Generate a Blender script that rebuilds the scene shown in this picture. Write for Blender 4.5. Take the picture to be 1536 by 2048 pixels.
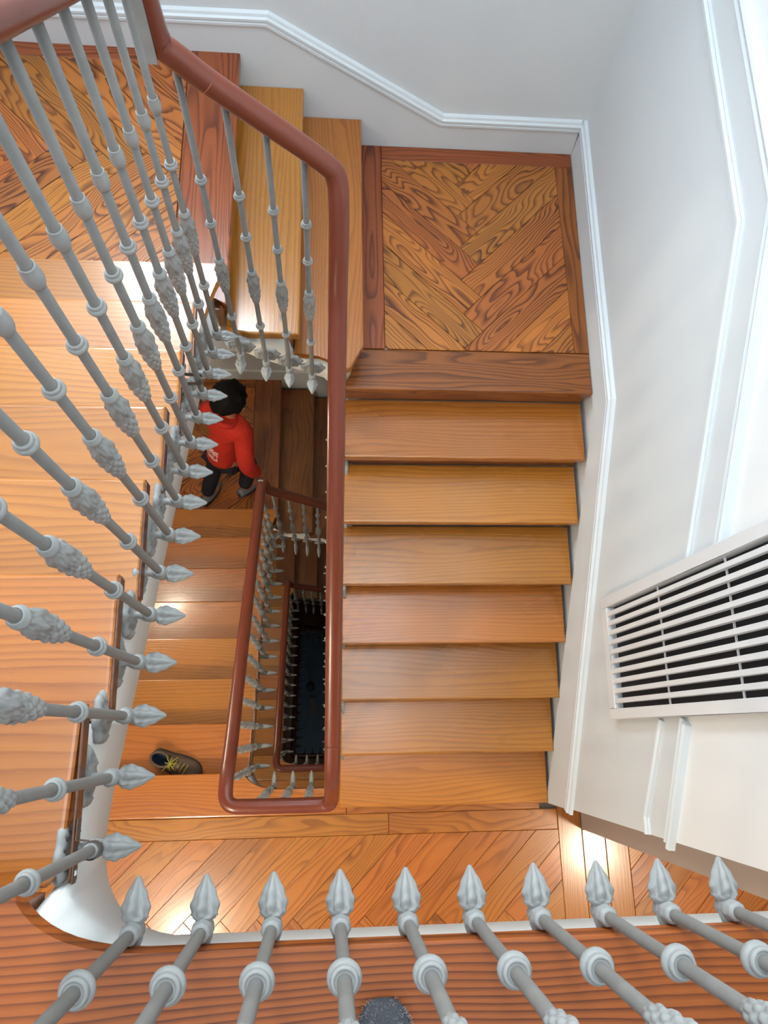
import bpy, bmesh, math, random
from mathutils import Vector, Matrix
random.seed(7)
PI = math.pi
scene = bpy.context.scene
col = scene.collection
for o in list(bpy.data.objects):
    bpy.data.objects.remove(o)

# ------------------------------------------------------------------ camera
cd = bpy.data.cameras.new('camera')
cd.sensor_fit = 'VERTICAL'; cd.sensor_height = 36.0
cd.lens = 36.0 * 1444.065 / 2048.0
cd.clip_start = 0.02; cd.clip_end = 200
cam = bpy.data.objects.new('camera', cd); col.objects.link(cam)
CR = ((0.99691113, -0.01806524, 0.07643197), (-0.00489515, 0.95700136, 0.29004213), (-0.07838518, -0.28952037, 0.95395687))
mw = Matrix.Identity(4)
for i in range(3):
    for j in range(3):
        mw[j][i] = CR[i][j]
mw.translation = Vector((-0.02865565, 0.17013937, 1.29785403))
cam.matrix_world = mw
scene.camera = cam

# ------------------------------------------------------------------ world, lights, exposure
w = bpy.data.worlds.new('sky'); scene.world = w; w.use_nodes = True
bg = w.node_tree.nodes['Background']
bg.inputs[0].default_value = (0.75, 0.87, 1.0, 1); bg.inputs[1].default_value = 1.5
def area(name, loc, rot, sx, sy, power, color):
    l = bpy.data.lights.new(name, 'AREA'); l.shape = 'RECTANGLE'; l.size = sx; l.size_y = sy
    l.energy = power; l.color = color
    o = bpy.data.objects.new(name, l); col.objects.link(o); o.location = loc; o.rotation_euler = rot
    return o
area('window_daylight', (-1.05, 3.56, 1.45), (PI/2, 0, PI), 1.2, 1.9, 240, (0.88, 0.95, 1.0))
area('ambient_skylight', (-0.2, 0.9, 3.16), (0, 0, 0), 2.4, 3.0, 105, (0.91, 0.96, 1.0))  # unseen skylight, added for ambient light from above
vs = scene.view_settings
vs.view_transform = 'Standard'; vs.look = 'None'; vs.exposure = -0.12; vs.gamma = 1.0
vs.use_curve_mapping = False

# ------------------------------------------------------------------ stair dimensions (metres, top landing = 0)
h = 0.175; g = 0.2904; H = 3.35
y0 = -0.06            # nosing of the floor landing at the left flight
yC = 1.779; gr = 0.29 # nosing of the right corner landing
yWB = 3.287           # back wall
xB = -0.4537; g2 = 0.2969
xWL = -1.78
xL = lambda y: -0.492 - 0.014 * y
xW = lambda y: 1.295 + 0.0181 * y
xI = 0.050            # inner end of the right flight's treads
TH = 0.042            # tread board thickness
yFront = -0.155; yFar = 1.868
nl = lambda y: -(y - y0) / g * h
nr = lambda y: -11 * h - (yC - y) / gr * h

# ------------------------------------------------------------------ materials
def newmat(name):
    m = bpy.data.materials.new(name); m.use_nodes = True
    nt = m.node_tree
    return m, nt, nt.nodes['Principled BSDF']
def nd(nt, t, **kw):
    n = nt.nodes.new(t)
    for k, v in kw.items():
        setattr(n, k, v)
    return n
def mathn(nt, op, a, b=None, c=None):
    n = nd(nt, 'ShaderNodeMath', operation=op)
    for i, v in enumerate((a, b, c)):
        if v is None: continue
        if isinstance(v, (int, float)): n.inputs[i].default_value = v
        else: nt.links.new(v, n.inputs[i])
    return n.outputs[0]
def mixc(nt, fac, a, b, mode='MIX'):
    n = nd(nt, 'ShaderNodeMix', data_type='RGBA', blend_type=mode)
    for s, v in ((n.inputs[0], fac), (n.inputs[6], a), (n.inputs[7], b)):
        if isinstance(v, (int, float)): s.default_value = v
        elif isinstance(v, tuple): s.default_value = (*v, 1) if len(v) == 3 else v
        else: nt.links.new(v, s)
    return n.outputs[2]
def srgb(r, g_, b):
    f = lambda c: (c/255/12.92) if c/255 <= .04045 else ((c/255+.055)/1.055)**2.4
    return (f(r), f(g_), f(b))

def wood(name, light, dark, rings=7.0, straight=14.0, contrast=0.8, rough=0.28, coat=0.25, var=0.25, xs=0.9, ys=7.0, knots=True, sharp=0.35):
    m, nt, b = newmat(name)
    tc = nd(nt, 'ShaderNodeTexCoord'); oi = nd(nt, 'ShaderNodeObjectInfo')
    rnd = mathn(nt, 'MULTIPLY', oi.outputs['Random'], 173.0)
    cmb = nd(nt, 'ShaderNodeCombineXYZ')
    for i in range(3): nt.links.new(rnd, cmb.inputs[i])
    add = nd(nt, 'ShaderNodeVectorMath', operation='ADD')
    nt.links.new(tc.outputs['Object'], add.inputs[0]); nt.links.new(cmb.outputs[0], add.inputs[1])
    def scaled(sx, sy, sz):
        v = nd(nt, 'ShaderNodeVectorMath', operation='MULTIPLY'); v.inputs[1].default_value = (sx, sy, sz)
        nt.links.new(add.outputs[0], v.inputs[0]); return v.outputs[0]
    def noise(vec, detail, rgh=0.5):
        n = nd(nt, 'ShaderNodeTexNoise'); n.inputs['Scale'].default_value = 1.0
        n.inputs['Detail'].default_value = detail; n.inputs['Roughness'].default_value = rgh
        nt.links.new(vec, n.inputs['Vector']); return n.outputs['Fac']
    n1 = noise(scaled(xs, ys, ys), 1.5)
    wob = noise(scaled(9, 40, 40), 2)
    sep = nd(nt, 'ShaderNodeSeparateXYZ'); nt.links.new(add.outputs[0], sep.inputs[0])
    v = mathn(nt, 'MULTIPLY', n1, rings)
    v = mathn(nt, 'ADD', v, mathn(nt, 'MULTIPLY', sep.outputs[1], straight))
    v = mathn(nt, 'ADD', v, mathn(nt, 'MULTIPLY', wob, 0.22))
    fr = mathn(nt, 'FRACT', v)
    rp = nd(nt, 'ShaderNodeValToRGB'); cr = rp.color_ramp
    cr.elements[0].position = 0.0; cr.elements[0].color = (0.12, 0.12, 0.12, 1)
    cr.elements[1].position = 1.0; cr.elements[1].color = (0.15, 0.15, 0.15, 1)
    for pos, val in ((sharp, 0.1), (0.70, 0.6), (0.86, 1.0), (0.94, 0.9)):
        e = cr.elements.new(pos); e.color = (val, val, val, 1)
    nt.links.new(fr, rp.inputs[0])
    fine = noise(scaled(6, 260, 260), 2, 0.7)
    tone = noise(scaled(1.3, 3.5, 3.5), 2)
    f = mathn(nt, 'MULTIPLY', rp.outputs[0], mathn(nt, 'MULTIPLY_ADD', tone, 0.9, 0.45))
    f = mathn(nt, 'MULTIPLY', f, contrast)
    f = mathn(nt, 'ADD', f, mathn(nt, 'MULTIPLY', mathn(nt, 'SUBTRACT', fine, 0.5), 0.35))
    f = mathn(nt, 'ADD', f, mathn(nt, 'MULTIPLY', mathn(nt, 'SUBTRACT', tone, 0.5), 0.55))
    cl = nd(nt, 'ShaderNodeClamp'); nt.links.new(f, cl.inputs[0])
    c = mixc(nt, cl.outputs[0], light, dark)
    if knots:
        vo = nd(nt, 'ShaderNodeTexVoronoi'); vo.inputs['Scale'].default_value = 1.0
        nt.links.new(scaled(1.6, 3.2, 3.2), vo.inputs['Vector'])
        mr = nd(nt, 'ShaderNodeMapRange'); mr.inputs[1].default_value = 0.02; mr.inputs[2].default_value = 0.06
        mr.inputs[3].default_value = 0.85; mr.inputs[4].default_value = 0.0
        nt.links.new(vo.outputs['Distance'], mr.inputs[0])
        c = mixc(nt, mr.outputs[0], c, tuple(x*0.35 for x in dark))
    hs = nd(nt, 'ShaderNodeHueSaturation')
    r2 = mathn(nt, 'FRACT', mathn(nt, 'MULTIPLY', oi.outputs['Random'], 37.7))
    nt.links.new(mathn(nt, 'MULTIPLY_ADD', r2, var, 1.0 - var*0.55), hs.inputs['Value'])
    nt.links.new(mathn(nt, 'MULTIPLY_ADD', oi.outputs['Random'], 0.016, 0.492), hs.inputs['Hue'])
    nt.links.new(c, hs.inputs['Color'])
    nt.links.new(hs.outputs[0], b.inputs['Base Color'])
    nt.links.new(mathn(nt, 'MULTIPLY_ADD', tone, 0.14, rough - 0.05), b.inputs['Roughness'])
    b.inputs['Coat Weight'].default_value = coat; b.inputs['Coat Roughness'].default_value = 0.16
    bp = nd(nt, 'ShaderNodeBump'); bp.inputs['Strength'].default_value = 0.12; bp.inputs['Distance'].default_value = 0.0015
    nt.links.new(mathn(nt, 'ADD', rp.outputs[0], fine), bp.inputs['Height']); nt.links.new(bp.outputs[0], b.inputs['Normal'])
    return m

def paint(name, colr, rough=0.6, mott=0.08, sc=6.0, bump=0.0, bsc=300.0, spec=0.4):
    m, nt, b = newmat(name)
    tc = nd(nt, 'ShaderNodeTexCoord')
    n = nd(nt, 'ShaderNodeTexNoise'); n.inputs['Scale'].default_value = sc; n.inputs['Detail'].default_value = 4
    nt.links.new(tc.outputs['Object'], n.inputs['Vector'])
    k = mathn(nt, 'MULTIPLY_ADD', n.outputs['Fac'], 2*mott, 1 - mott)
    hs = nd(nt, 'ShaderNodeHueSaturation'); hs.inputs['Color'].default_value = (*colr, 1)
    nt.links.new(k, hs.inputs['Value']); nt.links.new(hs.outputs[0], b.inputs['Base Color'])
    b.inputs['Roughness'].default_value = rough; b.inputs['Specular IOR Level'].default_value = spec
    if bump:
        n2 = nd(nt, 'ShaderNodeTexNoise'); n2.inputs['Scale'].default_value = bsc; n2.inputs['Detail'].default_value = 2
        nt.links.new(tc.outputs['Object'], n2.inputs['Vector'])
        bp = nd(nt, 'ShaderNodeBump'); bp.inputs['Strength'].default_value = bump; bp.inputs['Distance'].default_value = 0.002
        nt.links.new(n2.outputs['Fac'], bp.inputs['Height']); nt.links.new(bp.outputs[0], b.inputs['Normal'])
    return m
def emit(name, colr, s):
    m, nt, b = newmat(name)
    b.inputs['Base Color'].default_value = (*colr, 1)
    b.inputs['Emission Color'].default_value = (*colr, 1); b.inputs['Emission Strength'].default_value = s
    return m

M = {}
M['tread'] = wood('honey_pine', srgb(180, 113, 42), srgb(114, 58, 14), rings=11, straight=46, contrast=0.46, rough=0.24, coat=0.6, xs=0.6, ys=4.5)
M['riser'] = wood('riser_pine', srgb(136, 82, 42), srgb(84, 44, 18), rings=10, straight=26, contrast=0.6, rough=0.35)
M['parquet'] = wood('parquet_pine', srgb(180, 108, 42), srgb(84, 38, 10), rings=20, straight=26, contrast=0.95, rough=0.30, coat=0.3, xs=1.5, ys=6.5, knots=False, sharp=0.42)
M['parquet_mild'] = wood('parquet_mild', srgb(182, 112, 44), srgb(114, 58, 14), rings=13, straight=34, contrast=0.6, rough=0.28, coat=0.4, xs=1.1, ys=5.5, knots=False, sharp=0.42)
M['border'] = wood('border_pine', srgb(146, 80, 32), srgb(76, 32, 10), rings=14, straight=22, contrast=0.85, rough=0.30, coat=0.3, xs=0.8, knots=False, sharp=0.42)
M['redfloor'] = wood('red_pine', srgb(158, 78, 27), srgb(76, 27, 7), rings=16, straight=58, contrast=0.9, rough=0.48, coat=0.05, xs=0.8, ys=3.5, var=0.08, knots=False)
M['edge'] = wood('tread_edge', srgb(104, 58, 34), srgb(60, 28, 16), rings=4, straight=30, contrast=0.6, rough=0.35, knots=False)
M['rail'] = paint('mahogany_varnish', srgb(108, 47, 27), 0.30, 0.12, 14.0)
_b = M['rail'].node_tree.nodes['Principled BSDF']; _b.inputs['Coat Weight'].default_value = 0.3; _b.inputs['Coat Roughness'].default_value = 0.2
M['joint'] = paint('rail_joint', srgb(176, 108, 74), 0.4)
M['iron'] = paint('grey_iron_paint', srgb(148, 150, 148), 0.5, 0.16, 30.0, 0.25, 180.0)
M['iron_shaft'] = paint('dull_iron_rod', srgb(122, 121, 117), 0.55, 0.22, 22.0, 0.2, 160.0)
M['iron_dark'] = paint('bare_iron', srgb(86, 78, 70), 0.45, 0.2, 40.0)
M['wall'] = paint('blue_grey_wallpaper', srgb(214, 220, 223), 0.75, 0.02, 2.0, 0.35, 420.0, 0.2)
M['white'] = paint('white_paint', srgb(232, 235, 236), 0.5, 0.01, 3.0)
M['trim'] = paint('trim_gloss_paint', srgb(214, 222, 226), 0.4, 0.01, 3.0)
M['stringer'] = paint('stringer_paint', srgb(216, 219, 217), 0.5, 0.03, 5.0)
M['taupe'] = paint('taupe_wall', srgb(178, 166, 158), 0.6, 0.02)  # one even taupe tone over the hall return
M['plaster'] = paint('soffit_plaster', srgb(226, 222, 214), 0.8, 0.03, 3.0)
M['grille'] = paint('grille_enamel', srgb(222, 224, 226), 0.4, 0.01)
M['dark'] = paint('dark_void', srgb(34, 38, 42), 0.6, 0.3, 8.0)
M['slate'] = paint('blue_grey_stone', srgb(120, 138, 150), 0.5, 0.1, 3.0)
M['groundwood'] = paint('dark_stained_boards', srgb(60, 40, 30), 0.5, 0.2, 3.0)

# ------------------------------------------------------------------ helpers
def link(name, me, m=None, parent=None, loc=None, rotz=None, smooth=False):
    o = bpy.data.objects.new(name, me); col.objects.link(o)
    if m is not None and me is not None and not me.materials: me.materials.append(m)
    if parent is not None: o.parent = parent
    if loc is not None: o.location = loc
    if rotz is not None: o.rotation_euler = (0, 0, rotz)
    if smooth and me is not None:
        for p in me.polygons: p.use_smooth = True
    return o
def empty(name, loc=(0, 0, 0), rotz=0.0):
    o = bpy.data.objects.new(name, None); col.objects.link(o); o.location = loc; o.rotation_euler = (0, 0, rotz)
    o.empty_display_size = 0.1
    return o
def tag(o, label=None, cat=None, group=None, kind=None):
    if label: o['label'] = label
    if cat: o['category'] = cat
    if group: o['group'] = group
    if kind: o['kind'] = kind
    return o
def mesh_of(bm, name):
    bmesh.ops.recalc_face_normals(bm, faces=bm.faces[:])
    me = bpy.data.meshes.new(name); bm.to_mesh(me); bm.free(); return me
def bbox(bm, x0, x1, y0_, y1, z0, z1):
    v = [bm.verts.new((x, y, z)) for z in (z0, z1) for y in (y0_, y1) for x in (x0, x1)]
    for f in ((0, 1, 3, 2), (4, 5, 7, 6), (0, 1, 5, 4), (2, 3, 7, 6), (0, 2, 6, 4), (1, 3, 7, 5)):
        bm.faces.new([v[i] for i in f])
def boxes_mesh(name, lst, bev=0.0):
    bm = bmesh.new()
    for b in lst: bbox(bm, *b)
    if bev: bmesh.ops.bevel(bm, geom=bm.edges[:], offset=bev, segments=1, affect='EDGES')
    return mesh_of(bm, name)
def prism_mesh(name, poly, z0, z1, bev=0.0, seg=2):
    bm = bmesh.new()
    a = [bm.verts.new((x, y, z0)) for x, y in poly]; b = [bm.verts.new((x, y, z1)) for x, y in poly]
    n = len(poly)
    bm.faces.new(a[::-1]); bm.faces.new(b)
    for i in range(n): bm.faces.new([a[i], a[(i+1) % n], b[(i+1) % n], b[i]])
    if bev:
        bm.edges.ensure_lookup_table()
        es = [e for e in bm.edges if e.verts[0].co.z > (z0+z1)/2 and e.verts[1].co.z > (z0+z1)/2]
        bmesh.ops.bevel(bm, geom=es, offset=bev, segments=seg, affect='EDGES', profile=0.6)
    return mesh_of(bm, name)
def board(name, poly, ztop, th, ang, m, parent, bev=0.003, seg=1):
    """a board whose grain runs at angle ang; poly in world xy; local X = grain"""
    cx = sum(p[0] for p in poly)/len(poly); cy = sum(p[1] for p in poly)/len(poly)
    c, s = math.cos(-ang), math.sin(-ang)
    loc = [(c*(x-cx)-s*(y-cy), s*(x-cx)+c*(y-cy)) for x, y in poly]
    me = prism_mesh(name, loc, -th, 0.0, bev, seg)
    return link(name, me, m, parent, (cx, cy, ztop), ang)
def rect(x0, x1, ya, yb): return [(x0, ya), (x1, ya), (x1, yb), (x0, yb)]
def clip(poly, x0, x1, ya, yb):
    def cl(P, f, t):
        out = []
        for i in range(len(P)):
            a, b = P[i], P[(i+1) % len(P)]; fa, fb = f(a), f(b)
            if fa >= 0: out.append(a)
            if (fa >= 0) != (fb >= 0):
                k = fa/(fa-fb); out.append((a[0]+(b[0]-a[0])*k, a[1]+(b[1]-a[1])*k))
        return out
    for f in (lambda q: q[0]-x0, lambda q: x1-q[0], lambda q: q[1]-ya, lambda q: yb-q[1]):
        poly = cl(poly, f, 0)
        if len(poly) < 3: return []
    return poly
def area2(P): return abs(sum(P[i][0]*P[(i+1) % len(P)][1]-P[(i+1) % len(P)][0]*P[i][1] for i in range(len(P))))/2
def herringbone(x0, x1, ya, yb, axis_pt, axis_ang, wd, z, th, m, parent, gap=0.0012):
    """two fans of boards meeting in a zigzag along an axis through axis_pt"""
    e1 = axis_ang - PI/4; e2 = axis_ang + PI/4
    d1 = (math.cos(e1), math.sin(e1)); d2 = (math.cos(e2), math.sin(e2)); L = 6.0
    W = lambda a, b: (axis_pt[0]+d1[0]*a+d2[0]*b, axis_pt[1]+d1[1]*a+d2[1]*b)
    for n in range(-26, 27):
        A = [W(n*wd+gap, n*wd+gap), W(n*wd+L, n*wd+gap), W(n*wd+L, n*wd+wd-gap), W(n*wd+gap, n*wd+wd-gap)]
        B = [W(n*wd+gap, n*wd+wd+gap), W(n*wd+wd-gap, n*wd+wd+gap), W(n*wd+wd-gap, n*wd+wd+L), W(n*wd+gap, n*wd+wd+L)]
        for P, an in ((A, e1), (B, e2)):
            P = clip(P, x0, x1, ya, yb)
            if len(P) >= 3 and area2(P) > 2e-4:
                board('plank', P, z + random.uniform(-0.0006, 0.0006), th, an, m, parent, 0.0012, 1)
def bez(p0, p1, p2, n=8):
    return [((1-t)**2*p0[0]+2*t*(1-t)*p1[0]+t*t*p2[0], (1-t)**2*p0[1]+2*t*(1-t)*p1[1]+t*t*p2[1]) for t in [i/n for i in range(n+1)]]

# ------------------------------------------------------------------ room shell
ZB, ZT = -4*H, 3.0
Z1 = ZT + 0.1
# back wall with the window opening
wx0, wx1, wz0, wz1 = -1.62, -0.48, 0.5, 2.4
o = link('wall_back', boxes_mesh('wall_back', [(-2.0, wx0, yWB, yWB+.2, ZB, ZT), (wx1, 1.6, yWB, yWB+.2, ZB, ZT), (wx0, wx1, yWB, yWB+.2, ZB, wz0), (wx0, wx1, yWB, yWB+.2, wz1, ZT)]), M['wall'])
tag(o, 'pale blue-grey papered wall behind the corner landings', kind='structure')
o = link('wall_left', boxes_mesh('wall_left', [(xWL-.2, xWL, -1.9, yWB+.2, ZB, ZT)]), M['wall']); tag(o, 'pale papered wall beside the left flight', kind='structure')
o = link('wall_front', boxes_mesh('wall_front', [(xWL-.2, 4.7, -1.95, -1.75, ZB, ZT)]), M['wall']); tag(o, 'pale wall behind the floor landings', kind='structure')
o = link('wall_end', boxes_mesh('wall_end', [(4.5, 4.7, -1.75, -0.4, ZB, ZT)]), M['wall']); tag(o, 'end wall of the landing hall', kind='structure')
# right wall: solid block with a stepped end where the landing hall opens
ye = -0.255
up_line = [(ye, -1.62), (0.19, -1.375), (0.796, -0.965), (1.70, -0.415), (yWB, -0.415)]
def wall_prism(name, yz, x_off, th):
    """polygon in the (y,z) plane of the right wall, extruded into the wall"""
    bm = bmesh.new(); n = len(yz)
    a = [bm.verts.new((xW(y)-x_off, y, z)) for y, z in yz]; b = [bm.verts.new((xW(y)-x_off+th, y, z)) for y, z in yz]
    bm.faces.new(a); bm.faces.new(b[::-1])
    for i in range(n): bm.faces.new([a[i], a[(i+1) % n], b[(i+1) % n], b[i]])
    return mesh_of(bm, name)
low_poly = [(ye, ZB)] + [(ye, -1.62)] + up_line[1:] + [(yWB, ZB)]
wr = link('wall_right', wall_prism('wall_right', low_poly, 0.0, 0.22), M['wall']); tag(wr, 'pale blue-grey papered wall beside the right flight', kind='structure')
o = link('upper_plaster', wall_prism('upper_plaster', up_line + [(yWB, ZT), (ye, ZT)], 0.0, 0.22), M['white'], wr)
o['label'] = 'white painted plaster above the upper moulding'
o = link('wall_hall', boxes_mesh('wall_hall', [(1.523, 1.75, -0.425, ye+.01, ZB, ZT), (1.75, 4.7, -0.425, -.2, ZB, ZT)]), M['taupe']); tag(o, 'taupe return of the hall opening', kind='structure')
# ceiling with an opening for the added ambient skylight
sx0, sx1, sy0, sy1 = -1.45, 1.05, -0.65, 2.45
o = link('ceiling', boxes_mesh('ceiling', [(-2, 4.7, -1.95, sy0, ZT, ZT+.15), (-2, 4.7, sy1, yWB+.2, ZT, ZT+.15), (-2, sx0, sy0, sy1, ZT, ZT+.15), (sx1, 4.7, sy0, sy1, ZT, ZT+.15)]), M['white']); tag(o, 'white ceiling with an opening for the added skylight', kind='structure')
def glass():
    m, nt, b = newmat('window_glass')
    tr = nd(nt, 'ShaderNodeBsdfTransparent'); gl = nd(nt, 'ShaderNodeBsdfGlossy'); gl.inputs['Roughness'].default_value = 0.05
    mx = nd(nt, 'ShaderNodeMixShader'); mx.inputs[0].default_value = 0.06
    nt.links.new(tr.outputs[0], mx.inputs[1]); nt.links.new(gl.outputs[0], mx.inputs[2])
    nt.links.new(mx.outputs[0], nt.nodes['Material Output'].inputs[0]); return m
M['glass'] = glass()
def window(name, a0, a1, b0, b1, horizontal, pos, label):
    fr = 0.05
    def bx(lo, hi, lo2, hi2, d0, d1):
        return (lo, hi, lo2, hi2, pos+d0, pos+d1) if horizontal else (lo, hi, pos+d0, pos+d1, lo2, hi2)
    mid = (a0+a1)/2
    o = link(name, boxes_mesh(name, [bx(a0, a0+fr, b0, b1, .04, .1), bx(a1-fr, a1, b0, b1, .04, .1), bx(a0+fr, a1-fr, b0, b0+fr, .04, .1), bx(a0+fr, a1-fr, b1-fr, b1, .04, .1), bx(mid-.025, mid+.025, b0+fr, b1-fr, .05, .09)]), M['white'])
    tag(o, label, kind='structure')
    for l, r in ((a0+fr, mid-.025), (mid+.025, a1-fr)):
        link('pane', boxes_mesh('pane', [bx(l, r, b0+fr, b1-fr, .065, .071)]), M['glass'], o)
window('window_1', wx0, wx1, wz0, wz1, False, yWB, 'white framed stair window high above the far corner landing')
window('added_skylight', sx0, sx1, sy0, sy1, True, ZT, 'unseen white framed skylight added over the stairwell for ambient light')

# ------------------------------------------------------------------ mouldings on the walls
def sweep_yz(name, line, prof, m, plane, label):
    """profile (out, up) swept along a polyline in a wall plane"""
    bm = bmesh.new(); rings = []
    n = len(line)
    for i, (a, z) in enumerate(line):
        t0 = Vector((line[i][0]-line[i-1][0], line[i][1]-line[i-1][1])).normalized() if i else None
        t1 = Vector((line[i+1][0]-line[i][0], line[i+1][1]-line[i][1])).normalized() if i < n-1 else None
        if t0 is None: t0 = t1
        if t1 is None: t1 = t0
        n0 = Vector((-t0.y, t0.x)); n1 = Vector((-t1.y, t1.x)); nn = (n0+n1).normalized(); sc = 1/max(.5, nn.dot(n0))
        if nn.y < 0: nn = -nn
        ring = []
        for out, up in prof:
            aa = a+nn.x*up*sc; zz = z+nn.y*up*sc
            ring.append(bm.verts.new((xW(aa)-out, aa, zz) if plane == 'R' else (aa, yWB-out, zz)))
        rings.append(ring)
    k = len(prof)
    for i in range(n-1):
        for j in range(k):
            bm.faces.new([rings[i][j], rings[i][(j+1) % k], rings[i+1][(j+1) % k], rings[i+1][j]])
    bm.faces.new(rings[0]); bm.faces.new(rings[-1][::-1])
    o = link(name, mesh_of(bm, name), m); tag(o, label, kind='structure'); return o
capp = [(0, 0), (.030, 0), (.030, .012), (.024, .016), (.030, .022), (.030, .034), (.020, .040), (.016, .052), (.006, .056), (0, .058)]
slim = [(0, 0), (.012, .002), (.018, .008), (.018, .020), (.010, .028), (.010, .034), (0, .036)]
wide = [(0, 0), (.014, .002), (.020, .010), (.014, .018), (.014, .030), (.024, .036), (.030, .050), (.024, .062), (0, .066)]
bR = [(ye, -2.832), (1.66, -1.765), (yWB, -1.765)]
bB = [(xWL, -1.265), (-0.32, -1.25), (0.562, -1.765), (xW(yWB)-.028, -1.765)]
sweep_yz('trim_1', bR, capp, M['trim'], 'R', 'moulded white cap of the skirting beside the right flight')
sweep_yz('trim_2', bB, capp, M['trim'], 'B', 'moulded white cap of the skirting on the back wall')
def cut(line, a0, a1):
    def at(a):
        for (p, zp), (q, zq) in zip(line, line[1:]):
            if p <= a <= q: return (a, zp+(zq-zp)*(a-p)/(q-p))
    return [l for l in line if l[0] < a0-.001] + [at(a0)], [at(a1)] + [l for l in line if l[0] > a1+.001]
la, lb = cut([(ye, -1.835), (-.18, -1.835), (0.19, -1.60), (0.77, -1.225), (1.755, -0.62), (yWB, -0.585)], .202, .742)
sweep_yz('trim_3', la, slim, M['trim'], 'R', 'slim white moulding between the grille and the hall opening')
sweep_yz('trim_4', lb, slim, M['trim'], 'R', 'slim white moulding running up from the grille to the corner')
la, lb = cut([(ye, -1.655), (0.19, -1.41), (0.796, -0.995), (1.70, -0.445), (yWB, -0.42)], .202, .742)
sweep_yz('trim_9', la, wide, M['trim'], 'R', 'broad white dado moulding between the grille and the hall opening')
sweep_yz('trim_10', lb, wide, M['trim'], 'R', 'broad white dado moulding running up from the grille to the corner')
# skirting boards (flat part)
def skirt_poly(line, drop):
    return line + [(a, z-drop) for a, z in line[::-1]]
o = link('baseboard_right', wall_prism('baseboard_right', [(ye, -2.832), (1.66, -1.765), (yWB, -1.765), (yWB, -1.95), (1.7, -1.95), (ye, -3.2)], 0.02, 0.02), M['wall'])
tag(o, 'flat pale skirting beside the right flight', kind='structure')
bm = bmesh.new()
pts = bB + [(xW(yWB)-.02, -1.95), (0.14, -1.95), (-0.45, -1.6), (-0.6, -1.5), (xWL, -1.5)]
a = [bm.verts.new((x, yWB-.02, z)) for x, z in pts]; b = [bm.verts.new((x, yWB, z)) for x, z in pts]
bm.faces.new(a); bm.faces.new(b[::-1])
for i in range(len(pts)): bm.faces.new([a[i], a[(i+1) % len(pts)], b[(i+1) % len(pts)], b[i]])
o = link('baseboard_back', mesh_of(bm, 'baseboard_back'), M['wall']); tag(o, 'flat pale skirting along the back wall', kind='structure')
for s in (1, 2):
    o = link('baseboard_back', boxes_mesh('baseboard_back', [(xWL, 1.35, yWB-.02, yWB, -1.5-s*H, -1.25-s*H)]), M['wall']); tag(o, 'flat pale skirting along the back wall of a lower storey', kind='structure')

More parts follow.
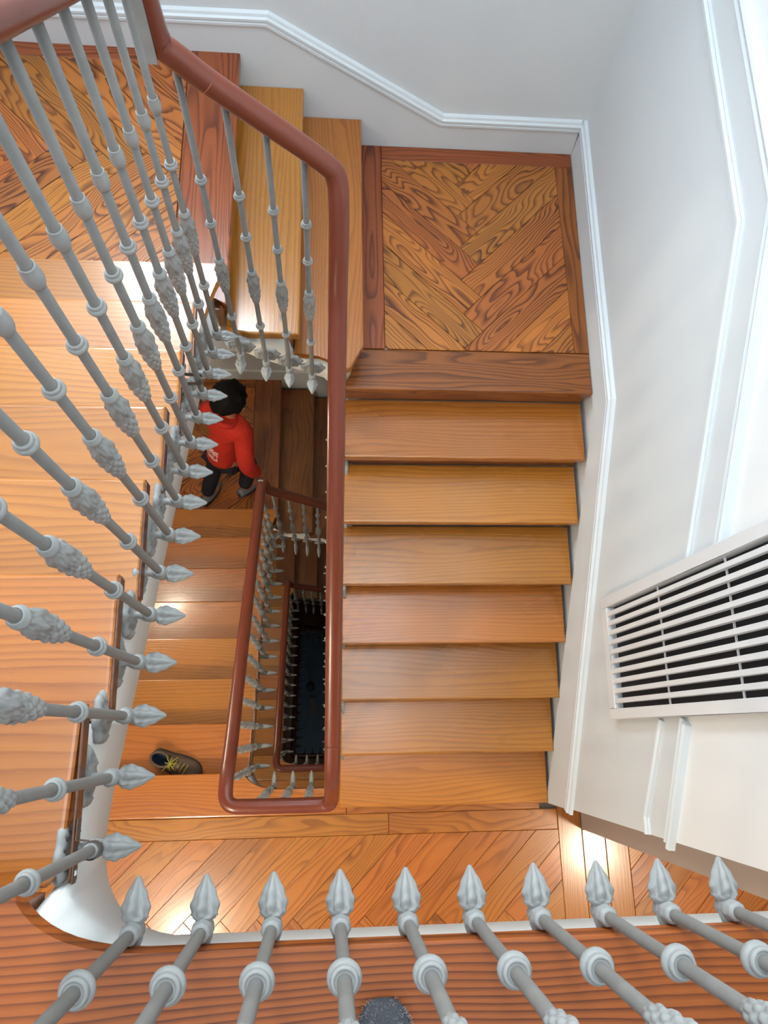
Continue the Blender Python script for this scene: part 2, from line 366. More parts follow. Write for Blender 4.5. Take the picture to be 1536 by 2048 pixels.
# ------------------------------------------------------------------ landings
def slab(poly, ztop, th, label):
    o = link('floor', prism_mesh('floor', poly, ztop-th, ztop), M['plaster']); tag(o, label, kind='structure'); return o
PT = 0.02   # plank thickness over slab
names = ['top', 'second', 'third', 'fourth']
def curveA(off=0.0):
    return bez((-0.522-off, y0-off*.3), (-0.478-off, -0.15-off), (-0.31, yFront-off), 10)
for s in range(4):
    z = -s*H
    cA = curveA()
    xr = xW(-.2)
    # floor landing
    poly = [(xWL, -1.75), (4.5, -1.75), (4.5, -.425), (1.523, -.425), (1.523, ye), (xr, ye)] + ([(xr, yFront)] if s == 0 else []) + ([] if s == 0 else [(0.095, ye), (0.095, yFront)]) + cA[::-1] + [(xWL, y0)]
    inner = [(x if x < -.6 or x > .6 else x, y) for x, y in poly]
    lab = ['wooden top landing with wide red-brown boards under the front balusters', 'parquet floor landing one storey down with a warm glare by the hall', 'wooden floor landing two storeys down the stairwell', 'dark floor landing three storeys down'][s]
    f = slab([(x, y - .06 if y > -.3 else y) for x, y in poly], z-PT, .23, lab)
    bm_m = M['redfloor'] if s == 0 else M['tread']
    if s == 0:
        # front board with the curved nosing, then boards behind it
        board('plank', [(xWL, -.40), (xr, -.40), (xr, yFront)] + cA[::-1] + [(xWL, y0)], z, TH, 0.0, M['redfloor'], f, .012, 3)
        yy = -.402
        while yy > -1.7:
            board('plank', rect(xWL, 1.5 if yy < -.43 else xr, max(yy-.19, -1.75), yy-.0015), z, PT, 0.0, M['redfloor'], f, .0015)
            yy -= .1915
        board('plank', rect(1.502, 4.5, -1.75, -.427), z, PT, 0.0, M['redfloor'], f)
    else:
        board('plank', [(xWL, -.303), (0.095, -.303), (0.095, yFront)] + cA[::-1] + [(xWL, y0)], z, TH, 0.0, M['tread'], f, .01, 3)
        if s == 1:
            board('plank', rect(xWL, .345, -.421, -.3045), z, PT, 0.0, M['parquet_mild'], f)
            board('plank', rect(.347, 1.375, -.421, -.3045), z, PT, 0.0, M['parquet_mild'], f)
            board('plank', rect(.097, 1.27, -.303, -.235), z, PT, 0.0, M['parquet_mild'], f)
            board('plank', rect(1.377, 1.52, -1.75, -.26), z, PT, PI/2, M['tread'], f)
            board('plank', rect(1.522, 1.66, -1.75, -.428), z, PT, PI/2, M['tread'], f)
            board('plank', rect(1.662, 1.80, -1.75, -.428), z, PT, PI/2, M['tread'], f)
            herringbone(xWL, 1.375, -1.75, -.4225, (0.3, -.95), 0.0, .145, z, PT, M['parquet_mild'], f)
            herringbone(1.802, 4.5, -1.75, -.428, (3.0, -1.1), 0.0, .145, z, PT, M['parquet_mild'], f)
        else:
            board('plank', rect(xWL, 1.375, -.6, -.3045), z, PT, 0.0, M['tread'], f)
            board('plank', rect(xWL, 4.5, -1.75, -.602), z, PT, 0.0, M['tread'], f)
    # left corner landing
    zb = z - 8*h
    yb0 = y0 + 7*g - .035
    bpoly = [(xWL, yb0), (-0.50, yb0), (-0.47, 1.90), (xB-.0, 1.895), (xB, yWB), (xWL, yWB)]
    fb = slab([(x-.06 if x > -1 else x, y+(.03 if y < 2.5 else 0)) for x, y in bpoly], zb-PT, .22, ['herringbone corner landing below the left flight', 'dim corner landing the boy walks on', 'corner landing two storeys down', 'dark corner landing three storeys down'][s])
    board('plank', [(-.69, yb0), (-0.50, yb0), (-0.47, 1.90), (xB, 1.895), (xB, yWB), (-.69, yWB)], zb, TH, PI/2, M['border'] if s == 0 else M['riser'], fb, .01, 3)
    board('plank', rect(xWL, -.692, 3.19, yWB-.001), zb, PT, 0.0, M['border'], fb)
    if s <= 1:
        herringbone(xWL, -.692, yb0, 3.188, (-1.05, 2.67), PI, .145, zb, PT, M['parquet'], fb)
    else:
        board('plank', rect(xWL, -.692, yb0, 3.188), zb, PT, 0.0, M['parquet'], fb)
    # right corner landing
    zc = z - 11*h
    fc = slab([(.125, yC+.06), (1.32, yC+.06), (1.34, yWB), (.14, yWB), (.14, 1.93), (.125, 1.86)], zc-PT, .22, ['herringbone corner landing above the right flight', 'corner landing hidden under the right flight', 'corner landing lower down under the right flight', 'dark corner landing at the foot of the well'][s])
    board('plank', [(xI, yC), (xW(yC)-.022, yC), (xW(2.0)-.022, 2.005), (.11, 2.005), (.11, 1.9), (xI, 1.80)], zc, TH, 0.0, M['border'], fc, .012, 3)
    board('plank', rect(.11, .257, 2.0065, yWB-.021), zc, PT, PI/2, M['border'], fc)
    board('plank', rect(.2585, xW(3.2)-.023, 3.172, yWB-.021), zc, PT, 0.0, M['border'], fc)
    board('plank', [(1.232, 2.0065), (xW(2.0)-.022, 2.0065), (xW(3.17)-.022, 3.1705), (1.232, 3.1705)], zc, PT, PI/2, M['border'], fc)
    if s == 0:
        herringbone(.2585, 1.2305, 2.0065, 3.1705, (0.765, 2.52), PI/2, .142, zc, PT, M['parquet'], fc)
    else:
        board('plank', rect(.2585, 1.2305, 2.0065, 3.1705), zc, PT, 0.0, M['parquet'], fc)
# ground floor
gz = -4*H
o = link('floor', boxes_mesh('floor', [(-2, 4.7, -1.95, yWB+.2, gz-.2, gz)]), M['slate']); tag(o, 'dim blue-grey ground floor at the bottom of the stairwell', kind='structure')

xWf = xWL + .004
# ------------------------------------------------------------------ flights
where = ['from the top landing', 'one storey down, with the shoe on it', 'two storeys down', 'three storeys down in the dark']
where2 = ['beside the white wall grille', 'one storey lower, under the lit right flight', 'two storeys lower, under the lit right flight', 'in the dark at the foot of the well']
for s in range(4):
    z = -s*H
    # left flight
    root = empty('stair_flight', (-1.1, 0.9, z-8*h)); tag(root, 'honey pine flight beside the left wall ' + where[s], 'stairs')
    bpy.context.view_layer.update()
    def par(o):
        o.parent = root; o.matrix_parent_inverse = Matrix.Translation(-root.location)
    for k in range(1, 8):
        yn = y0 + k*g; yb = yn - g - .03; zt = z - k*h
        if k == 7:
            P = [(xWf, yb), (-.522, yb), (-.515, 1.72), (-.50, 1.80), (-.475, 1.88), (-.45, 1.935), (-.444, 1.955), (-.452, yn-.004), (-.475, yn), (xWf, yn)]
        elif k == 1:
            P = [(xWf, yb), (-.53, yb), (xL(0)-.012, yb+.03), (xL(yn), yn), (xWf, yn)]
        else:
            P = [(xWf, yb), (xL(yb), yb), (xL(yn), yn), (xWf, yn)]
        t = board('tread', P, zt, TH, 0.0, M['tread'], None, .010, 3); par(t)
        if k < 7:
            e = boxes_mesh('end_strip', [(0, .006, 0, g+.018, -TH+.004, -.004)], .0015)
            st = link('end_strip', e, M['edge'], t, (xL(yb)-t.location.x-.001, yb+.006-t.location.y, 0)); st.rotation_euler = (0, 0, .014)
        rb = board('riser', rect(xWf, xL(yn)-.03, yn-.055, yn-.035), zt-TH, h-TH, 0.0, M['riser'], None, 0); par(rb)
    rb = board('riser', rect(xWf, xL(0)-.035, y0-.055, y0-.035), z-TH, h-TH, 0.0, M['riser'], None, 0); par(rb)
    bm = bmesh.new(); yy = [-.1, 1.95]
    vsx = []
    for x in (xWf, -.55):
        for y in yy:
            vsx.append((bm.verts.new((x, y, z+nl(y)-.36)), bm.verts.new((x, y, z+nl(y)-.44))))
    a, b_, c, d = vsx
    for q in ((a[0], b_[0], d[0], c[0]), (a[1], b_[1], d[1], c[1]), (a[0], a[1], b_[1], b_[0]), (c[0], c[1], d[1], d[0]), (a[0], a[1], c[1], c[0]), (b_[0], b_[1], d[1], d[0])): bm.faces.new(q)
    par(link('soffit', mesh_of(bm, 'soffit'), M['plaster']))
    # three steps between the corner landings
    root = empty('stair_flight', (-.1, 2.5, z-11*h)); tag(root, 'short run of pine steps between the two corner landings ' + ['of the top storey', 'beside the boy in red', 'two storeys down', 'three storeys down in the dark'][s], 'stairs')
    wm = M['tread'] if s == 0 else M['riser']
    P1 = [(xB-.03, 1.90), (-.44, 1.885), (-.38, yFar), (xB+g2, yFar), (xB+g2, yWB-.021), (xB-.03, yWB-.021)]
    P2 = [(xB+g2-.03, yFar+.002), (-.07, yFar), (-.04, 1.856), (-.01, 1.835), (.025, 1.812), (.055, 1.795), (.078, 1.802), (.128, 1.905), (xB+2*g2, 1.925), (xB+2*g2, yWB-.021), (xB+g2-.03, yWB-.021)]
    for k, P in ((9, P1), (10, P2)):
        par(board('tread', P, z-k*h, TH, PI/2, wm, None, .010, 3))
    for k, xx in ((8, xB), (9, xB+g2), (10, xB+2*g2)):
        par(board('riser', rect(xx-.055, xx-.035, 1.90 if k < 10 else 1.93, yWB-.021), z-k*h-TH, h-TH, PI/2, M['riser'], None, 0))
    bm = bmesh.new(); vsx = []
    for y in (1.93, yWB):
        for x in (xB-.1, .12):
            zz = z - 8*h - (x-xB)/g2*h
            vsx.append((bm.verts.new((x, y, zz-.30)), bm.verts.new((x, y, zz-.38))))
    a, b_, c, d = vsx
    for q in ((a[0], b_[0], d[0], c[0]), (a[1], b_[1], d[1], c[1]), (a[0], a[1], b_[1], b_[0]), (c[0], c[1], d[1], d[0]), (a[0], a[1], c[1], c[0]), (b_[0], b_[1], d[1], d[0])): bm.faces.new(q)
    par(link('soffit', mesh_of(bm, 'soffit'), M['plaster']))
    # right flight
    root = empty('stair_flight', (.66, .8, z-H)); tag(root, 'honey pine flight along the right wall ' + where2[s], 'stairs')
    for k in range(12, 19):
        yn = yC - (k-11)*gr; zt = z-k*h; yb = yn+gr+.03
        par(board('tread', [(xI, yn), (xW(yn)-.022, yn), (xW(yb)-.022, yb), (xI, yb)], zt, TH, 0.0, M['tread'], None, .010, 3))
    for k in range(11, 19):
        yn = yC - (k-11)*gr
        hb = (h if k < 18 else H-18*h) - TH
        par(board('riser', rect(xI+.014, xW(yn)-.022, yn+.034, yn+.055), z-k*h-TH, hb, 0.0, M['riser'], None, 0))
    bm = bmesh.new(); vsx = []
    for x in (xI+.065, xW(-.2)-.022):
        for y in (-.2, yC+.05):
            vsx.append((bm.verts.new((x, y, z+nr(y)-.34)), bm.verts.new((x, y, z+nr(y)-.42))))
    a, b_, c, d = vsx
    for q in ((a[0], b_[0], d[0], c[0]), (a[1], b_[1], d[1], c[1]), (a[0], a[1], b_[1], b_[0]), (c[0], c[1], d[1], d[0]), (a[0], a[1], c[1], c[0]), (b_[0], b_[1], d[1], d[0])): bm.faces.new(q)
    par(link('soffit', mesh_of(bm, 'soffit'), M['plaster']))

# ------------------------------------------------------------------ painted stringer round the well (a band with rounded corners)
def stringer(s):
    z = -s*H
    pts = []   # (x, y, ztop, zbot)
    x_start = xW(-.2) if s == 0 else .095
    n = 24
    for i in range(n+1):
        x = x_start + (-.31-x_start)*i/n
        pts.append((x, -.191, z-TH, z-.26))
    for i, (x, y) in enumerate(bez((-.31, -.191), (-.505, -.195), (-.514, .0), 12)[1:]):
        zt = z-TH if y < -.07 else z-h-TH
        if x < -.497 and y > -.09: zt = z-h-TH
        pts.append((x, y, zt, z-.26-.24*(i+1)/12))
    ys = [0.0]
    for k in range(0, 8):
        yn = y0+k*g-.036
        pts_y = [yn]
        for y in pts_y:
            if y > .01 and y < 1.64: ys += [y-.0005, y+.0005]
    ys += [i*.05 for i in range(1, 33)]; ys = sorted(y for y in ys if 0 < y < 1.64)
    def ztop_left(y):
        k = math.floor((y+.036-y0)/g)+1
        return z-min(k, 7)*h-TH
    for y in ys: pts.append((xL(y)-.022, y, ztop_left(y), z+nl(y)-.455))
    cf = bez((xL(1.64)-.022, 1.64), (-.51, 1.885), (-.36, 1.888), 14)
    zb0 = z+nl(1.64)-.455; zb1 = z-8*h-(-.36-xB)/g2*h-.38
    for i, (x, y) in enumerate(cf):
        f = i/14
        zt = z-7*h-TH if y < 1.80 else (z-8*h-TH if x < xB-.03 else z-9*h-TH)
        pts.append((x, y, zt, zb0+(zb1-zb0)*f))
    for i in range(1, 12):
        x = -.36+(.31)*i/11
        zt = z-9*h-TH if x < xB+g2-.036 else z-10*h-TH
        if i and abs(x-(xB+g2-.036)) < .02: pass
        pts.append((x, 1.888, zt, z-8*h-(x-xB)/g2*h-.38))
    cf = bez((-.05, 1.888), (.062, 1.883), (.076, 1.72), 12)
    zb0 = z-8*h-(-.05-xB)/g2*h-.38; zb1 = z+nr(1.72)-.43
    for i, (x, y) in enumerate(cf[1:]):
        zt = z-10*h-TH if y > 1.80 else z-11*h-TH
        if y < yC+.08: zt = z-12*h-TH
        pts.append((x, y, zt, zb0+(zb1-zb0)*(i+1)/12))
    y = 1.70
    while y > -.14:
        k = math.ceil((yC+.062-y)/gr)+11
        pts.append((.076, y, z-min(k, 19)*h-TH, z+nr(y)-.43)); y -= .02
    bm = bmesh.new(); R = []
    for i, (x, y, zt, zb) in enumerate(pts):
        a = pts[max(0, i-1)]; b = pts[min(len(pts)-1, i+1)]
        t = Vector((b[0]-a[0], b[1]-a[1]))
        t = t.normalized() if t.length > 1e-6 else Vector((0, 1))
        nrm = Vector((-t.y, t.x))          # left of travel = away from the well
        nrm = -nrm if nrm.dot(Vector((x+.22, y-.85))) < 0 else nrm
        ox, oy = x+nrm.x*.03, y+nrm.y*.03
        R.append([bm.verts.new((x, y, zt)), bm.verts.new((x, y, zb)), bm.verts.new((ox, oy, zb)), bm.verts.new((ox, oy, zt))])
    for i in range(len(R)-1):
        for j in range(4): bm.faces.new([R[i][j], R[i][(j+1) % 4], R[i+1][(j+1) % 4], R[i+1][j]])
    bm.faces.new(R[0]); bm.faces.new(R[-1][::-1])
    o = link('trim_%d' % (5+s), mesh_of(bm, 'stringer'), M['stringer'])
    for p in o.data.polygons: p.use_smooth = abs(p.normal.z) < .2
    tag(o, 'white painted curved stringer round the well, ' + ['top storey', 'one storey down', 'two storeys down', 'lowest storey'][s], kind='structure')
for s in range(4): stringer(s)

# ------------------------------------------------------------------ railings
RS = 0.69
def lathe(name, prof, n=20, bump=None, axis='Z', rs=1.0):
    bm = bmesh.new(); rings = []
    for (r, zz) in prof:
        ring = []
        for i in range(n):
            t = 2*PI*i/n; rr = rs*r*(1+(bump(t, zz, r) if bump else 0))
            p = (rr*math.cos(t), rr*math.sin(t), zz)
            if axis == 'X': p = (p[2], p[0], p[1])
            ring.append(bm.verts.new(p))
        rings.append(ring)
    for a, b in zip(rings, rings[1:]):
        for i in range(n): bm.faces.new([a[i], a[(i+1) % n], b[(i+1) % n], b[i]])
    bm.faces.new(rings[0][::-1]); bm.faces.new(rings[-1])
    me = mesh_of(bm, name)
    for p in me.polygons: p.use_smooth = True
    me.materials.append(M['iron'])
    return me
SR = 0.0135
ring_me = lathe('ring_collar', [(.0136, -.014), (.019, -.0135), (.024, -.010), (.0268, -.005), (.0268, .000), (.0235, .0035), (.0208, .005), (.0220, .0075), (.0205, .012), (.0165, .0135), (.0155, .0115), (.0136, .0115)], 22, rs=RS)
ball_me = lathe('ball_knob', [(.0136, -.024), (.0185, -.022), (.0228, -.013), (.0245, -.003), (.0238, .008), (.0212, .016), (.0200, .020), (.0205, .0225), (.0175, .025), (.0165, .023), (.0136, .023)], 22, rs=RS*.92)
def bulb_bump(t, zz, r):
    if r < .0165 or zz > .082: return 0
    if zz > 0.008:        # acanthus leaves
        u = (zz-.008)/.074
        leaf = abs(math.cos(2.5*t))
        return .30*leaf**1.5*math.sin(min(1, u*1.05)*PI)**.7 - .10 + .10*math.cos(20*t+9*math.sin(5*t)*u)*(1-u*.5) + .07*math.sin(150*zz+2*math.cos(5*t))
    if zz > 0.0: return 0
    q = (zz+.092)/.0185; row = math.floor(q); f = q-row      # rows of berries
    return .26*(math.sin(f*PI)*abs(math.sin(4*t+(row % 2)*PI/2)))**.8 - .12
bp_ = [(.0136, -.098), (.0175, -.096), (.0185, -.092)]
NB = 44
for i in range(NB+1):
    zz = -.090+.172*i/NB
    r = .0190+.0120*math.sin(min(1, (zz+.090)/.095)*PI/2) if zz < 0.004 else .031-.0085*((zz-.004)/.078)**1.3
    if 0.0 < zz < .008: r = .0315
    bp_.append((r, zz))
bp_ += [(.0205, .084), (.025, .087), (.0258, .091), (.0245, .096), (.0205, .099), (.0195, .104), (.0165, .106), (.0155, .103), (.0136, .103)]
bulb_me = lathe('carved_bulb', bp_, 56, bulb_bump, rs=RS)
def fin_bump(t, zz, r):
    if zz < -.02: return 0
    if zz < .018: return .10*abs(math.cos(3*t))-.03
    u = min(1, (zz-.018)/.060)
    lobes = abs(math.cos(2*t+.4))**1.6
    return (.42*lobes-.12)*math.sin((.12+.88*u)*PI)**.5 + .12*math.cos(9*t+2.5*math.sin(2*t))*(1-.6*u) + .10*math.sin(17*u+3*math.cos(2*t))*(1-.7*u)
fp = [(.006, -.060), (.014, -.0595), (.014, -.047), (.0168, -.045), (.0168, -.040), (.0135, -.036), (.0130, -.026), (.017, -.022), (.0205, -.013), (.0215, .002), (.019, .012)]
for i in range(30):
    u = i/29; zz = .015+.063*u; fp.append((.0170*(1-u**2.0)*(1+.18*math.sin(u*PI))+.0085*(1-u*.25), zz))
fp.append((.003, .081))
fin_me = lathe('bracket_finial', fp, 36, fin_bump, 'X', rs=.70)
sock_me = lathe('socket', [(.015, -.026), (.020, -.024), (.0225, -.012), (.0205, .000), (.0232, .008), (.0238, .016), (.0205, .020), (.0215, .026), (.0185, .031), (.0136, .032)], 22, lambda t, zz, r: .05*math.cos(7*t) if r > .02 else 0, rs=.74)
def rosette_mesh():
    bm = bmesh.new(); n = 40; rr = []
    for (f, d) in ((1.0, 0), (1.06, .006), (.95, .014), (.74, .017), (.58, .012), (.44, .019), (.30, .021)):
        ring = []
        for i in range(n):
            t = 2*PI*i/n
            r = .047*f*(1+(.22*abs(math.cos(3.5*t))+.05*math.cos(19*t)-.10)*(1 if f > .5 else 0))
            ring.append(bm.verts.new((-.060+d+(.004*math.cos(14*t) if .5 < f < .9 else 0), r*math.cos(t)*1.1, r*math.sin(t))))
        rr.append(ring)
    for a, b in zip(rr, rr[1:]):
        for i in range(n): bm.faces.new([a[i], a[(i+1) % n], b[(i+1) % n], b[i]])
    bm.faces.new(rr[0][::-1]); bm.faces.new(rr[-1])
    me = mesh_of(bm, 'rosette')
    for p in me.polygons: p.use_smooth = True
    me.materials.append(M['iron']); return me
ros_me = rosette_mesh()
shaft_cache = {}
def shaft_mesh(L):
    L = round(L, 2)
    if L not in shaft_cache:
        shaft_cache[L] = lathe('baluster', [(SR*.9, 0.0), (SR*1.03, .05), (SR, .3), (SR*.98, L)], 16, rs=.72)
        shaft_cache[L].materials.clear(); shaft_cache[L].materials.append(M['iron_shaft'])
    return shaft_cache[L]
low_cache = {}
def low_baluster(L):
    L = round(L, 2)
    if L not in low_cache:
        prof = [(.010, -.03), (.023, -.02), (.023, .02), (.0135, .03), (.0135, .31), (.028, .322), (.028, .330), (.0135, .342), (.0135, .50), (.024, .51), (.033, .58), (.030, .66), (.027, .69), (.0135, .70), (.0135, .865), (.028, .876), (.028, .885), (.0135, .897), (.0135, 1.05), (.028, 1.07), (.020, 1.09), (.0135, 1.1), (.0135, L)]
        me = lathe('baluster', prof, 10, rs=RS*1.05)
        bm = bmesh.new(); bm.from_mesh(me)
        n = 8
        for prof2 in ([(.009, -.056), (.012, -.04), (.009, -.03), (.016, -.01), (.016, .012), (.0145, .04), (.010, .065), (.004, .082)], [(.045, -.060), (.045, -.054), (.018, -.048)]):
            rings = []
            for r, xx in prof2: rings.append([bm.verts.new((xx, r*math.cos(2*PI*i/n), r*math.sin(2*PI*i/n))) for i in range(n)])
            for a, b in zip(rings, rings[1:]):
                for i in range(n): bm.faces.new([a[i], a[(i+1) % n], b[(i+1) % n], b[i]])
            bm.faces.new(rings[0][::-1]); bm.faces.new(rings[-1])
        me2 = mesh_of(bm, 'baluster')
        for p in me2.polygons: p.use_smooth = True
        if not me2.materials: me2.materials.append(M['iron'])
        low_cache[L] = me2
    return low_cache[L]
def baluster(x, y, z, L, rz, s, root, top='ball', dz=0.0):
    p = Vector((x, y, z)) - root.location
    if s > 0:
        return link('baluster', low_baluster(L), None, root, p, rz)
    b = link('baluster', shaft_mesh(L), None, root, p, rz)
    rc = link('ring_collar', ring_me, None, b, (0, 0, .325+dz))
    if dz: rc.scale = (1.25, 1.25, 1.15)
    link('carved_bulb', bulb_me, None, b, (0, 0, .592+dz), random.uniform(0, 6))
    link('ring_collar', ring_me, None, b, (0, 0, .88+dz))
    if top == 'ball': link('ball_knob', ball_me, None, b, (0, 0, 1.075+dz))
    else: link('ring_collar', ring_me, None, b, (0, 0, 1.075+dz))
    link('socket', sock_me, None, b, (0, 0, 0))
    fo = link('bracket_finial', fin_me, None, b, (0, 0, -.006)); fo.rotation_euler = (0, .10, 0)
    if rz == PI: fo.scale = (.72, 1, 1)
    link('rosette', ros_me, None, b, (0, 0, -.006))
    return b
def smooth_path(P, it=3):
    P = [Vector(p) for p in P]
    for _ in range(it):
        Q = [P[0]]
        for a, b in zip(P, P[1:]):
            Q += [a*.75+b*.25, a*.25+b*.75]
        Q.append(P[-1]); P = Q
    return P
def sweep(name, P, wd, ht, n=16):
    bm = bmesh.new(); rings = []
    prevn = Vector((0, 0, 1))
    for i, p in enumerate(P):
        t = (P[min(i+1, len(P)-1)]-P[max(i-1, 0)]).normalized()
        up = prevn - t*prevn.dot(t)
        zc_ = Vector((0, 0, 1)) - t*t.z
        if zc_.length > .35: up = up.normalized()*.5 + zc_.normalized()*.5
        up.normalize(); prevn = up; sd = t.cross(up)
        ring = []
        for k in range(n):
            a = 2*PI*k/n; ca, sa = math.cos(a), math.sin(a)
            e = .8
            cx = math.copysign(abs(ca)**e, ca); sx = math.copysign(abs(sa)**e, sa)
            ring.append(bm.verts.new(p + sd*(cx*wd/2) + up*(sx*ht/2)))
        rings.append(ring)
    for a, b in zip(rings, rings[1:]):
        for i in range(n): bm.faces.new([a[i], a[(i+1) % n], b[(i+1) % n], b[i]])
    bm.faces.new(rings[0][::-1]); bm.faces.new(rings[-1])
    me = mesh_of(bm, name)
    for p in me.polygons: p.use_smooth = True
    return me
XR = lambda y: 0.0 + .004*(y-.8)
for s in range(4):
    z = -s*H
    root = empty('stair_railing', (-.455, -.12, z))
    tag(root, ['grey iron baluster railing with red-brown handrail round the top storey', 'railing with dark mahogany rail one storey down beside the boy', 'railing two storeys down, its rounded rail framing the dark pit', 'unlit railing of the lowest storey deep in the dark pit'][s], 'railing')
    R0 = root.location
    x_end = 1.24 if s == 0 else 0.0
    P = []
    if s == 0: P += [(xW(-.2)-.005, -.13, 1.27)]
    else: P += [(XR(0), .12, z+H+nr(.12)+1.20), (XR(0), -.02, z+H+nr(-.02)+1.20), (XR(0), -.09, z+1.335), (XR(0)-.004, -.13, z+1.27), (-.045, -.135, z+1.255)]
    P += [(-.25, -.135, z+1.25), (-.35, -.135, z+1.25), (-.464, -.132, z+1.25), (-.464, -.02, z+1.235), (-.462, .08, z+nl(.08)+1.24)]
    ln = lambda y: z+nl(y)+1.235
    P += [(-.461, .5, ln(.5)), (-.459, 1.0, ln(1.0)), (-.456, 1.5, ln(1.5)), (-.455, 1.66, ln(1.66)), (-.452, 1.735, ln(1.735)-.0), (-.448, 1.755, z+.085), (-.445, 1.757, z+.0), (-.440, 1.757, z-.07), (-.40, 1.757, z-.105)]
    P += [(-.354, 1.757, z-.155), (-.238, 1.757, z-.255), (-.11, 1.757, z-.365), (-.035, 1.757, z-.435), (-.004, 1.752, z-.47), (XR(1.7), 1.70, z-.54), (XR(1.6), 1.62, z-.66), (XR(1.5), 1.5, z+nr(1.5)+1.235)]
    P += [(XR(1), 1.0, z+nr(1.0)+1.22), (XR(.5), .5, z+nr(.5)+1.21), (XR(.12), .12, z+nr(.12)+1.20)]
    path = smooth_path(P, 3)
    hr = link('handrail', sweep('handrail', [p-R0 for p in path], .064, .056), M['rail'], root)
    # joints in the wood
    if s <= 1:
        for (q0, q1) in (((-.354, 1.757, z-.155), (-.238, 1.757, z-.255)), ((XR(1.5), 1.5, z+nr(1.5)+1.235), (XR(1), 1.0, z+nr(1.0)+1.22))):
            a = Vector(q0); d = (Vector(q1)-a).normalized()
            link('joint', sweep('joint', [a+d*.02-R0, a+d*.0222-R0], .0648, .0568), M['joint'], hr)
    if s <= 1:
        link('iron_plate', boxes_mesh('iron_plate', [(-.02, .012, 1.845, 1.853, -.10, .20)]), M['iron'], root)
    # balusters: landing front
    k = 0
    while -.341+.1125*k <= x_end+.001:
        x = -.341+.1125*k
        if s == 0 or x < -.03: baluster(x, -.137, z-.055, 1.28, PI/2, s, root, dz=-.045)
        k += 1
    for k in range(15):
        y = -.03+.12*k
        baluster(-.456, y, z+nl(y)-.19, 1.40, 0, s, root)
    # steps
    for k, x in enumerate((-.413, -.306, -.205, -.102)):
        zj = z-8*h-(x-xB)/g2*h-.18
        rz = z-.155-(x+.354)*.85
        baluster(x, 1.828-.06, zj, rz-zj, -PI/2, s, root, 'ring')
    for k in range(14):
        y = 1.63-.12*k
        baluster(XR(y)+.016, y, z+nr(y)-.19, 1.385, PI, s, root)
    # small iron straps screwed to the tread ends
    if s == 0:
        for y, zs in ((-.03, -.185), (1.29, -.895)):
            bm = bmesh.new(); pr = []
            xe_ = xL(max(y, 0))+.008
            pa = [(xe_, y-.055), (xe_, y-.018)] + [(-.456+.0165*math.cos(t), y+.0165*math.sin(t)) for t in [(-PI*.62)+(PI*1.24)*i/10 for i in range(11)]] + [(xe_, y+.018), (xe_, y+.055)]
            for (x, yy_) in pa:
                pr.append([bm.verts.new((x-R0.x, yy_-R0.y, zs-.011)), bm.verts.new((x-R0.x, yy_-R0.y, zs+.011)), bm.verts.new((x+.0018-R0.x, yy_-R0.y, zs+.011)), bm.verts.new((x+.0018-R0.x, yy_-R0.y, zs-.011))])
            for p, q in zip(pr, pr[1:]):
                for i in range(4): bm.faces.new([p[i], p[(i+1) % 4], q[(i+1) % 4], q[i]])
            bm.faces.new(pr[0]); bm.faces.new(pr[-1][::-1])
            st = link('iron_strap', mesh_of(bm, 'iron_strap'), M['iron_dark'], root); st['label'] = 'bare metal strap clipping a baluster to a tread end'
            link('screw', boxes_mesh('screw', [(xe_-R0.x+.001, xe_-R0.x+.005, y-.042-R0.y, y-.032-R0.y, zs-.005, zs+.005)], .0015), M['grille'], st)

# ------------------------------------------------------------------ wall grille
gx = lambda y: xW(y)
groot = empty('wall_grille', (xW(.47), .47, -2.01)); tag(groot, 'large off-white slatted vent grille on the wall beside the right flight', 'grille')
groot.rotation_euler = (0, 0, -.0181)
ga, gb, gz0, gz1 = -.272, .278, 0.0, 1.80
fw = .055
def gbox(name, b, m, bev=.003): return link(name, boxes_mesh(name, [b], bev), m, groot)
gbox('frame_rail', (-.045, -.0, ga, ga+fw-.009, gz0, gz1), M['grille'])
gbox('frame_rail', (-.045, -.0, gb-fw+.004, gb, gz0, gz1), M['grille'])
gbox('frame_rail', (-.045, -.0, ga+fw-.009, gb-fw+.004, gz0, gz0+.062), M['grille'])
gbox('frame_rail', (-.045, -.0, ga+fw-.009, gb-fw+.004, gz1-.062, gz1), M['grille'])
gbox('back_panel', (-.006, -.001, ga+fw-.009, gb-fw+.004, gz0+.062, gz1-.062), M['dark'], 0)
n = 10; span = (gb-fw+.004)-(ga+fw-.009); slot = .0222; sl = (span-(n+1)*slot)/n
for i in range(n):
    ya = ga+fw-.009+slot+i*(slot+sl)
    gbox('slat', (-.043, -.026, ya, ya+sl, gz0+.05, gz1-.05), M['grille'], .002)
for zz in (.56, 1.07, 1.58):
    gbox('cross_rod', (-.026, -.020, ga+.04, gb-.04, zz-.004, zz+.004), M['grille'], .001)

